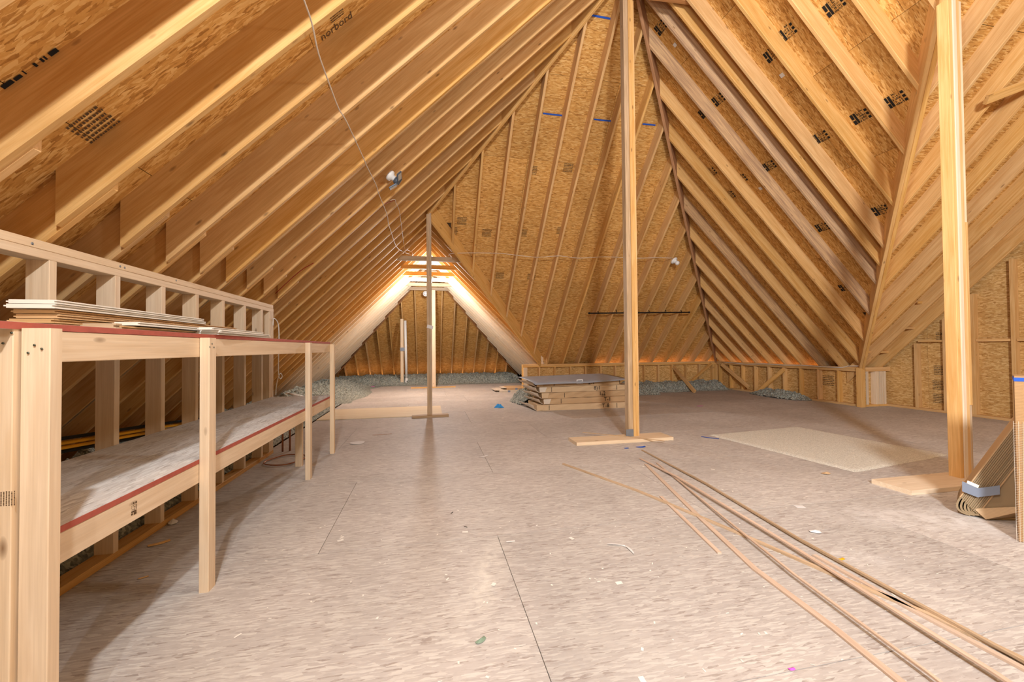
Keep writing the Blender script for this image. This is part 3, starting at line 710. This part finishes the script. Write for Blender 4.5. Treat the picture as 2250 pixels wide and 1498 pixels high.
# ------------------------------------------------------------------ carpet, loose sheet
cp = [G(1557, 956), G(1752, 938), G(2085, 1000), G(1880, 1038)]; nx = 60; ny = 40; vs = []; fs = []
for i in range(nx+1):
    for j in range(ny+1):
        u, v = i/nx, j/ny; p = cp[0]*(1-u)*(1-v)+cp[1]*(1-u)*v+cp[2]*u*v+cp[3]*u*(1-v)
        e = i in (0, nx) or j in (0, ny)
        vs.append((p.x+(rnd.uniform(-.008, .008) if e else 0), p.y+(rnd.uniform(-.008, .008) if e else 0), .001 if e else .012+rnd.uniform(-.001, .001)))
for i in range(nx):
    for j in range(ny): a = i*(ny+1)+j; fs.append((a, a+1, a+ny+2, a+ny+1))
c0 = sum(cp, Vector())/4
tag(link('carpet_remnant', mesh([Vector(v)-Vector((c0.x, c0.y, 0)) for v in vs], fs, True), M['carpet'], None, Matrix.Translation((c0.x, c0.y, 0))), 'cream loop-pile carpet remnant lying flat on the floor', 'carpet')
o = box('plywood_sheet', (-1.74, 6.915, .0005), (.215, 8.05, .0125), M['ply']); tag(o, 'clean pale plywood sheet laid on the floor behind the workbench end', 'plywood')
# ------------------------------------------------------------------ trim strips
STR = [('long dark-edged trim strip running out under the other strips', [(1237, 1020), (1400, 1079), (1616, 1170), (1832, 1265), (2049, 1356), (2250, 1453)], .026, 'grey_wood', .010),
       ('thin trim strip starting by the blue tape scraps', [(1411, 990), (1551, 1066), (1759, 1192), (1962, 1304), (2250, 1462)], .016, 'grey_wood', .010),
       ('pale trim strip with a bright end near the tall post', [(1406, 1008), (1486, 1053), (1659, 1159), (1763, 1224), (2191, 1498)], .020, 'mdf', .008),
       ('broad flat trim strip on the open floor, widest of the bundle', [(1419, 1021), (1530, 1131), (1659, 1252), (1832, 1382), (1975, 1498)], .030, 'mdf', .009),
       ('short pinkish trim offcut crossing the long dark strip', [(1452, 1092), (1581, 1217)], .022, 'mdf', .009),
       ('slender bowed trim strip beside the broad flat one', [(1443, 1018), (1625, 1174), (1746, 1274), (2044, 1498)], .012, 'mdf', .008),
       ('trim strip lying over the dark strip near the tall carton', [(1789, 1222), (2000, 1340), (2250, 1473)], .022, 'mdf', .010),
       ('thin splinter of trim across the tall post base board', [(1280, 957), (1375, 966), (1460, 977)], .014, 'board_core', .006)]
for i, (lab, pts, wd, mt, th) in enumerate(STR):
    zb = .0005+(0 if i in (3, 7) else .0105*(i % 3)); zb = .039 if i == 7 else zb
    q = [G(*p) for p in pts]
    if pts[-1][0] > 1900: q.append(q[-1]+(q[-1]-q[-2]).normalized()*.35)
    vs, fs = [], []
    for k, p in enumerate(q):
        t = (q[min(k+1, len(q)-1)]-q[max(k-1, 0)]).normalized(); s = Vector((t.y, -t.x, 0))*wd/2
        zz_ = zb if 0 < k < len(q)-1 or i == 7 else .0005
        vs += [p-s+Vector((0, 0, zz_)), p+s+Vector((0, 0, zz_)), p+s+Vector((0, 0, zz_+th)), p-s+Vector((0, 0, zz_+th))]
    n = len(q)
    for k in range(n-1):
        for j in range(4): a = 4*k+j; b = 4*k+(j+1) % 4; fs.append((a, b, b+4, a+4))
    fs += [(3, 2, 1, 0), tuple(4*(n-1)+j for j in range(4))]
    c0 = q[0]; d_ = (q[-1]-q[0]).normalized(); mw = mat4(c0, d_, Vector((-d_.y, d_.x, 0)), Vector((0, 0, 1)))
    inv = mw.inverted(); tag(link('trim_strip', mesh([inv @ v for v in vs], fs), M[mt], None, mw), lab, 'trim strip')
# ------------------------------------------------------------------ loose insulation
def heap(name, label, hfun, x0, x1, y0, y1, step, seed, parent=None):
    nx = int((x1-x0)/step); ny = int((y1-y0)/step); vs = []; fs = []; idx = {}
    for i in range(nx+1):
        for j in range(ny+1):
            x = x0+i*step; y = y0+j*step; h = hfun(x, y)
            n1 = mnoise.noise(Vector((x*5+seed, y*5, 0))); n2 = mnoise.noise(Vector((x*17, y*17, seed))); n3 = mnoise.noise(Vector((x*45, y*45, seed*2)))
            zz = h*(1+.35*n1)+.035*n2*min(1, h*12)+.03*n3*min(1, h*14)
            if h > 0.0:
                idx[i, j] = len(vs); vs.append((x+.4*step*mnoise.noise(Vector((x*31, y*31, 5))), y+.4*step*mnoise.noise(Vector((x*31, y*31, 9))), max(zz, -.005)))
    for (i, j), a in idx.items():
        if (i+1, j) in idx and (i, j+1) in idx and (i+1, j+1) in idx: fs.append((a, idx[i+1, j], idx[i+1, j+1], idx[i, j+1]))
    o = link(name, mesh(vs, fs), M['insul']); o['kind'] = 'stuff'; return tag(o, label, 'insulation')
def ss(a, b, x): t = max(0, min(1, (x-a)/(b-a))); return t*t*(3-2*t)
def nz(x, y, f=1.7): return mnoise.noise(Vector((x*f, y*f, 3.3)))
heap('loose_insulation', 'grey loose-fill insulation along the foot of the low back wall', lambda x, y: .20*ss(0, .25, y-9.02+.10*nz(x, y, 1.5)+(.45 if x < 5.3 else 0))*ss(0, .15, YB-.02-y+.1)*(1 if x < 7.3 else ss(7.63, 7.3, x)+.02)+.02*0, 4.2, 7.6, 8.5, 9.72, .022, 2)
heap('loose_insulation', 'small grey insulation drift at the brace of the low right wall', lambda x, y: .15*max(0, 1-((x-7.5)/.28)**2-((y-7.55)/.75)**2+.25*nz(x, y, 4)), 7.1, 7.64, 6.7, 8.5, .022, 4)
heap('loose_insulation', 'grey loose-fill insulation below the far hipped roof end', lambda x, y: .20*ss(12.85, 13.3, y+.25*nz(x, y, 1.2))+.001, -2.9, 2.9, 12.7, 14.9, .03, 5)
heap('loose_insulation', 'broad grey insulation drift spilling from the left eave behind the workbench', lambda x, y: .22*ss(-1.5, -2.7, x+.35*nz(x, y, 1.1)+.28*max(0, 10.6-y)*.9-.1)*ss(8.9, 9.6, y+.2*nz(x, y)), -3.05, -.9, 8.8, 12.7, .026, 6)
heap('loose_insulation', 'tuft of grey insulation beside the carton stack', lambda x, y: .24*max(0, 1-((x-1.98)/.33)**2-((y-8.2)/.62)**2+.35*nz(x, y, 4)), 1.4, 2.7, 7.75, 9.2, .02, 8)
heap('loose_insulation', 'brown-grey insulation between the joists behind the knee wall', lambda x, y: .001+(.21+.10*nz(x, y, 2.5))*ss(-1.755, -1.90, x), -3.0, -1.754, .6, 8.8, .03, 9)
# ------------------------------------------------------------------ electrical things
def Lp(x, y, off=.03): return on(x, y, n=(-1, 0, 1), d=CL-off*math.sqrt(2))
def Bp(x, y, off=.03): return on(x, y, n=(0, 1, 1), d=ZE+YB-off*math.sqrt(2))
o = tube('cable', [Lp(*p) for p in ((655, -40), (668, 0), (682, 40), (690, 72), (700, 118), (722, 180), (745, 240), (762, 268), (800, 350), (806, 365), (826, 405), (832, 425), (850, 470), (853, 490), (858, 505), (870, 540), (884, 552), (905, 560))], .0045, M['cable'], smooth_n=3)
tag(o, 'white cable stapled down across the left slope rafters', 'cable')
o = tube('cable', [Bp(*p) for p in ((985, 562), (1000, 556), (1090, 556), (1130, 560), (1180, 565), (1230, 562), (1270, 567), (1330, 564), (1400, 567), (1440, 566), (1478, 567))], .005, M['cable'], smooth_n=3)
tag(o, 'white cable running level across the back slope rafters to the bulb', 'cable')
o = tube('cable', [Lp(x, y, -.03) for x, y in ((868, 440), (845, 448), (820, 468), (770, 515), (710, 565), (670, 588), (640, 612), (605, 645))], .004, M['redwire'], smooth_n=2); tag(o, 'thin red wire threaded through the left slope rafters', 'cable')
o = tube('cable', [Lp(*p) for p in ((858, 440), (868, 438), (870, 446), (876, 458), (880, 480), (888, 540), (892, 548), (905, 553), (907, 562))], .003, M['cable'], smooth_n=2); tag(o, 'slack thin wire hanging near the collar ties', 'cable')
o = tube('cable', [on(x, y, X=XR-.03) for x, y in ((1586, 795), (1610, 797), (1640, 800), (1680, 799), (1720, 802), (1760, 802), (1800, 805), (1850, 807), (1862, 804), (1890, 804))], .006, M['white'], smooth_n=2); tag(o, 'white cable lying along the top plate of the low right wall', 'cable')
for i, (z_, mt, lab) in enumerate(((.60, 'black', 'black cable running behind the knee wall studs, uppermost'), (.575, 'yellow', 'yellow cable running behind the knee wall studs, upper'), (.55, 'yellow', 'yellow cable running behind the knee wall studs, lower'), (.53, 'black', 'black cable running behind the knee wall studs, lowest'))):
    o = tube('cable', [(KX-.11-.012*i, y, z_+.11-.10*(y-2.3)+.008*math.sin(y*2.3)) for y in np.arange(1.2, 4.6, .2)], .009, M[mt]); tag(o, lab, 'cable')
o = tube('cable', [on(x, y, X=KX+.02) for x, y in ((600, 715), (601, 700), (607, 703), (612, 715), (613, 745), (612, 790), (612, 822), (616, 832), (620, 826), (616, 820), (611, 830), (607, 850), (606, 868))], .005, M['white'], smooth_n=3); tag(o, 'white cable looped at the end stud of the knee wall', 'cable')
c = G(628, 1012); o = tube('cable', [c+Vector((.17*math.cos(a)+.02*math.sin(3*a), .17*math.sin(a)*1.2, .012)) for a in np.linspace(0, 6.6, 26)], .006, M['copper']); tag(o, 'loose brown cable coil on the floor under the bench end', 'cable')
for i, (px, py) in enumerate(((621, 992), (637, 990))):
    b = G(px, py); o = tube('copper_pipe', [(b.x, b.y, 0), (b.x, b.y, .58)], .010, M['copper']); tag(o, ['brown copper pipe stub next to the knee wall end stud', 'brown copper pipe stub next to the bench support leg'][i], 'pipe', 'pipe stubs at the bench end')
def lampholder(name, loc, axis, label, cat='lamp', r=.055, bulb='white', bl=.1):
    o = thing(name, loc, label, cat)
    lathe('holder', [(0, r), (.012, r*1.02), (.02, r*.95), (.03, r*.6), (.055, r*.5)], loc, axis, M['white'], o)
    lathe('bulb', [(.05, r*.28), (.06, r*.42), (.085, r*.58), (.11, r*.6), (.13, r*.45), (.14, r*.15)], loc, axis, M[bulb], o); return o
q = Bp(1481, 572, .0); lampholder('bulb_lamp', q, (.35, -.75, -.75), 'bare white bulb in a holder on a back slope rafter', r=.075)
q = on(935, 645, Y=12.06); lampholder('bulb_lamp', q+Vector((0, .02, .0)), (0, -1, -.05), 'round white lamp holder under the last collar tie', r=.075)
lampholder('bulb_lamp', (.05, 9.72, 2.80), (0, .4, -1), 'glowing bulb hung behind a collar tie at the slim doubled post', bulb='glow')
def led_lamp(loc, label, s=1.):
    o = thing('panel_lamp', loc, label, 'lamp'); L = Vector(loc)
    ax = Vector((.80, .05, -.60)).normalized()
    lathe('holder', [(-.02, .062*s), (.0, .066*s), (.015, .060*s), (.025, .038*s), (.06, .030*s), (.075, .034*s)], L, ax, M['white'], o)
    c = L+ax*.10*s; x, y, z = frame(ax, (0, 0, 1))
    lathe('hub', [(.06*s, .03*s), (.075*s, .045*s), (.115*s, .045*s), (.12*s, .03*s)], L, ax, M['led_grey'], o)
    for k in range(3):
        a = 2.1*k+.6; d = (y*math.cos(a)+z*math.sin(a)); n = (ax*.8+d*.25).normalized()
        p = c+d*.085*s; w_ = d.cross(ax).normalized(); dd = (d-ax*.35).normalized()
        m = mat4(p, dd, w_, dd.cross(w_))
        f = link('lamp_panel', chbox(.10*s, .085*s, .018*s, .003), M['led_grey'], o, m)
        link('lens', chbox(.08*s, .065*s, .003, .001), M['lens'], f, m @ Matrix.Translation((0, 0, (-.0105 if (dd.cross(w_)).dot(ax) < 0 else .0105)*s)))
    return o
q = on(858, 386, n=(-1, 0, 1), d=CL); led_lamp(q, 'three-panel grey lamp in a white holder on a left slope rafter', .9)
led_lamp((-.30, .02, 2.62), 'unseen three-panel grey lamp body added at the key light')  # invented housing for the key light, out of view
# hanging rod on the back slope
ra, rb = Bp(1293, 688, .03), Bp(1513, 686, .03); ro = thing('hanging_rod', ra, 'thin black hanging rod with hooks fixed across the back slope rafters', 'rod')
tube('rod', [ra, rb], .014, M['black'], ro, 8)
for t in (0, 1): lathe('end_cap', [(0, .02), (.03, .02)], ra.lerp(rb, t), (1, 0, 0), M['black'], ro, 10)
for t in (.09, .27, .59, .76, .92):
    p = ra.lerp(rb, t); tube('hook', [p+Vector((0, .03, .07)), p+Vector((0, -.02, .03)), p+Vector((0, -.02, -.02))], .009, M['black'], ro, 6)
# ------------------------------------------------------------------ printing on the boards
def stamp(kind, p, u, v, size, mat, parent=ceiling):
    """inked trade stamp: bars and blocks, u along the text, v up"""
    u = Vector(u).normalized(); v = Vector(v).normalized(); rr = random.Random(int(p.x*100+p.y*37)); vs, fs = [], []
    n = u.cross(v)
    def q(a, b, c, d):
        k = len(vs); vs.extend([(a, b, 0), (c, b, 0), (c, d, 0), (a, d, 0)]); fs.append((k, k+1, k+2, k+3))
    if kind == 'block':
        q(0, 0, .22, .35); q(.25, .02, .4, .9); q(.02, .45, .2, .9)
        for i in range(7):
            a = .46+i*.075
            for j in range(5):
                if rr.random() < .75: q(a, j*.2, a+.02+rr.random()*.035, j*.2+.08+rr.random()*.09)
        for j in range(3): q(1.02, j*.32, 1.2, j*.32+.2)
    else:
        for j in range(6):
            a = 0
            while a < 1:
                w_ = rr.uniform(.03, .1); q(a, -j*.16, a+w_, -j*.16+.08); a += w_+.03
    link('stamp', mesh([(a*size, b*size, c) for a, b, c in vs], fs), mat, parent, mat4(p-n*0, u, v, n))
def Rs(px, py): return on(px, py, n=(1, 0, 1), d=ZE+XR+PL-.006)
for (px, py) in ((1722, 95), (1822, 40), (1690, 140), (1955, 240), (1880, 275), (1795, 318), (1925, 475), (1800, 510), (1685, 378), (1575, 235), (1625, 405), (1600, 440), (1450, 80), (1545, 262), (1560, 390), (1850, 640)):
    stamp('block', Rs(px, py), (0, -1, 0.0), (-1, 0, 1), .15, M['black'])
for (px, py) in ((1483, 105), (1717, 172), (1670, 418)):
    p = Rs(px, py); prism('paper_label', [(0, 0), (.05, 0), (.05, .05), (0, .05)], p, (0, -1, 0), (-1, 0, 1), -.001, M['paper'], ceiling)
def Bs(px, py): return on(px, py, n=(0, 1, 1), d=ZE+YB+PL-.006)
for (px, py) in ((985, 500), (1060, 505), (1140, 505), (1225, 500), (1160, 365), (1240, 360), (1090, 600), (1160, 602), (1005, 478)):
    stamp('lines', Bs(px, py), (1, 0, 0), (0, -1, 1), .16, M['faint'])
for (a, b) in (((1297, 33), (1341, 41)), ((1193, 249), (1238, 254)), ((1305, 262), (1343, 266)), ((1412, 272), (1440, 275))):
    p0_, p1_ = Bs(*a), Bs(*b); beam('edge_paint', p0_, p1_, .022, .003, M['blue'], ceiling, (0, .7, .7), 0)
def Ls_(px, py): return on(px, py, n=(-1, 0, 1), d=CL+PL-.006)
p = Ls_(740, 58); tm = text_mesh('norbord', .075); u = Vector((0, -1, 0)); v = Vector((1, 0, 1)).normalized(); u2 = Vector((1, 0, 1)).normalized()
link('stamp', tm, M['faint'], ceiling, mat4(p, u2, Vector((0, -1, 0)), u2.cross(Vector((0, -1, 0)))))
stamp('lines', Ls_(150, 285), (1, 0, 1), (0, -1, 0), .16, M['faint']); stamp('block', Ls_(0, 190), (1, 0, 1), (0, 1, 0), .2, M['black'])
stamp('lines', Ls_(722, 28), (1, 0, 1), (0, -1, 0), .10, M['faint'])
for yy, zz_ in ((5.28, .75), (5.30, .5), (5.3, .28), (5.24, 1.3)): stamp('lines', Vector((GX+.079, yy, zz_)), (0, -1, 0), (0, 0, 1), .17, M['faint'], wg)
link('stamp', text_mesh('APA', .06), M['black'], wg, mat4((GX+.079, 5.13, 1.28), (0, -1, 0), (0, 0, 1), (-1, 0, 0)))
stamp('lines', Vector((XR+.079, 6.75, .5)), (0, -1, 0), (0, 0, 1), .22, M['faint'], wr)
p = on(300, 1128, X=FX+.0008); stamp('block', p, (0, .1, 1), (0, -1, 0), .038, M['faint'], wbch)
p = on(30, 1110, Y=1.2845); stamp('lines', p, (0, 0, 1), (1, 0, 0), .035, M['faint'], wbch)
# ------------------------------------------------------------------ scraps on the floor
def scrap(name, px, pts, mat, label, cat, curl=.01, thick=.0015, rot=0., group=None):
    """little bent flat piece, outline in metres about its middle"""
    c = G(*px); n = len(pts); vs = [Vector((0, 0, .003+curl))]+[Vector((x, y, .002+curl*abs(math.sin(9*x+5*y)))) for x, y in pts]
    fs = [(0, 1+i, 1+(i+1) % n) for i in range(n)]
    o = link(name, mesh(vs, fs), M[mat], None, Matrix.Translation(c) @ Matrix.Rotation(rot, 4, 'Z')); o.modifiers.new('t', 'SOLIDIFY').thickness = thick
    return tag(o, label, cat, group)
def ell(a, b, n=14, j=0.): return [(a*math.cos(6.283*k/n)*(1+rnd.uniform(-j, j)), b*math.sin(6.283*k/n)*(1+rnd.uniform(-j, j))) for k in range(n)]
def strip(l, w, n=6, bend=.2): return [(l*(k/n-.5), w/2+bend*l*((k/n-.5)**2)) for k in range(n+1)]+[(l*(.5-k/n), -w/2+bend*l*((.5-k/n)**2)) for k in range(n+1)]
c = G(1097, 895); vs = [(0, 0, .055)]; fs = []
for k, (r_, zlo, zhi) in enumerate(((.035, .03, .07), (.065, .01, .045), (.085, .001, .006))):
    for i in range(13): a = 6.283*i/13+.2*k; q = r_*rnd.uniform(.75, 1.25); vs.append((q*math.cos(a), q*.9*math.sin(a), rnd.uniform(zlo, zhi)))
fs = [(0, 1+i, 1+(i+1) % 13) for i in range(13)]+[(1+13*k+i, 14+13*k+i, 14+13*k+(i+1) % 13, 1+13*k+(i+1) % 13) for k in range(2) for i in range(13)]
tag(link('plastic_bag_scrap', mesh(vs, fs), M['blue_bag'], None, Matrix.Translation(c)), 'crumpled bright blue plastic scrap on the floor by the carton stack', 'plastic')
scrap('paper_plate', (785, 973), ell(.085, .085, 20), 'paper', 'white oval paper plate on the floor behind the bench end', 'plate', .008)
scrap('green_strip', (1058, 1410), strip(.045, .012, 6, .5), 'leaf', 'small bent green strip on the open floor', 'scrap', .012, rot=.6)
scrap('grey_strip', (1122, 1190), strip(.05, .012, 4, 0), 'paper', 'small pale grey strip beside the floor seam', 'scrap', .001)
scrap('curled_strip', (1372, 1200), strip(.16, .008, 10, 1.2), 'paper', 'thin white curled plastic strip on the open floor', 'scrap', .004, rot=2.2)
scrap('pink_scrap', (1741, 1472), strip(.022, .009, 3, .4), 'pink', 'tiny magenta plastic scrap near the broad flat trim strip', 'scrap', .004)
scrap('tape_scrap', (1410, 983), strip(.11, .02, 5, .8), 'blue', 'blue tape scrap in front of the tall post base board', 'tape', .008)
scrap('tape_scrap', (1377, 985), strip(.05, .018, 4, .4), 'blue', 'smaller blue tape scrap near the tall post base board', 'tape', .004)
scrap('tape_scrap', (1560, 962), strip(.20, .026, 4, 0), 'blue', 'long flat blue tape scrap at the carpet remnant corner', 'tape', .002, rot=-.9)
scrap('paper_tag', (1757, 1113), [(-.03, -.022), (.03, -.022), (.03, .022), (-.03, .022)], 'paper', 'small printed white tag on the floor between trim strips and carpet', 'paper', .001, rot=-.3)
scrap('white_scrap', (1064, 1003), strip(.10, .016, 4, .2), 'paper', 'white paper sliver on the floor before the tall post', 'paper', .004, rot=.5)
scrap('white_scrap', (985, 905), strip(.13, .02, 4, .1), 'paper', 'white paper sliver beside the slim post cross board', 'paper', .003, rot=.2)
scrap('brown_scrap', (1817, 1042), strip(.07, .03, 4, .6), 'carton', 'small bent brown cardboard bit below the carpet remnant', 'cardboard', .02)
scrap('yellow_scrap', (1848, 1230), strip(.05, .014, 4, .5), 'yellow', 'small yellowish wood chip beyond the trim strips', 'scrap', .004)
scrap('white_scrap', (1792, 1170), strip(.06, .025, 4, .5), 'paper', 'torn white paper bit beside the trim strips', 'paper', .012, rot=-.4)
scrap('pink_scrap', (1538, 892), strip(.12, .03, 4, .1), 'pink', 'pink plastic scrap on the far floor before the low back wall', 'scrap', .003)
scrap('pink_scrap', (817, 850), strip(.15, .06, 4, .3), 'pink', 'magenta scrap at the insulation edge in the far wing', 'scrap', .02)
scrap('wood_chip', (350, 1195), strip(.10, .03, 5, .3), 'rafter', 'pale wood chip in the shade under the workbench', 'wood chip', .006, rot=.6)
scrap('wood_chip', (315, 1270), strip(.04, .008, 5, .3), 'rafter', 'thin wood splinter in the shade under the workbench', 'wood chip', .003, rot=.5)
scrap('crumpled_paper', (380, 1150), ell(.03, .025, 9, .3), 'paper', 'crumpled paper bit against the knee wall bottom plate', 'paper', .03)
scrap('splinter', (840, 955), strip(.24, .008, 3, .05), 'hip', 'reddish wood splinter on the floor before the plywood sheet', 'wood chip', .002, rot=.15)
scrap('nail', (993, 1127), strip(.03, .004, 2, 0), 'black', 'dark nail on the open floor left of the seam', 'nail', .001, rot=1.0)
scrap('nail', (1023, 1158), strip(.025, .004, 2, 0), 'black', 'short dark nail on the open floor', 'nail', .001, rot=-.7)
# fine chips and dust specks
vs, fs = [], []
rr = random.Random(11)
for i in range(900):
    y = rr.uniform(.9, 8.5); x = rr.uniform(-.9, min(7.5, y*1.6)); a = rr.uniform(0, 3.14); l = rr.uniform(.002, .008)*(1 if rr.random() < .9 else 2.2); w_ = l*rr.uniform(.2, .7); k = len(vs)
    if (-1.9 < x < .3 and 6.7 < y < 8.1) or (1.5 < x < 4.1 and 4.2 < y < 8) or (3.3 < x < 5.3 and 2.3 < y < 4.9): continue
    for sx, sy in ((-1, -1), (1, -1), (1, 1), (-1, 1)): vs.append((x+sx*l*math.cos(a)-sy*w_*math.sin(a), y+sx*l*math.sin(a)+sy*w_*math.cos(a), .0012+rr.random()*.002))
    fs.append((k, k+1, k+2, k+3))
o = link('floor_specks', mesh(vs, fs), M['paint']); o['kind'] = 'stuff'; tag(o, 'scattered pale specks and chips over the floor', 'debris')
# white pipe length lying at the bench end, blue printed house wrap edges on the low back wall
a, b = on(632, 866, Z=.22), on(668, 874, Z=.16)
o = thing('pipe_offcut', a, 'white plastic pipe offcut lying on the insulation past the bench end', 'pipe'); tube('pipe_section', [a, b], .04, M['white'], o, 12); tube('rim', [a, a.lerp(b, .06)], .044, M['white'], o, 12)
for px in (1459, 1520):
    p = on(px, 828, Y=YB+.09); box('wrap_edge', (p.x-.02, YB+.088, .1), (p.x+.02, YB+.0905, ZE-.09), M['blue'], wb, 0)
for i, (px, py) in enumerate(((71, 535), (264, 585), (274, 588), (387, 616))):
    lathe('nail_head', [(0, .006), (.001, .006)], on(px, py, X=KX+.0005), (1, 0, 0), M['grey_metal'], wl, 8)
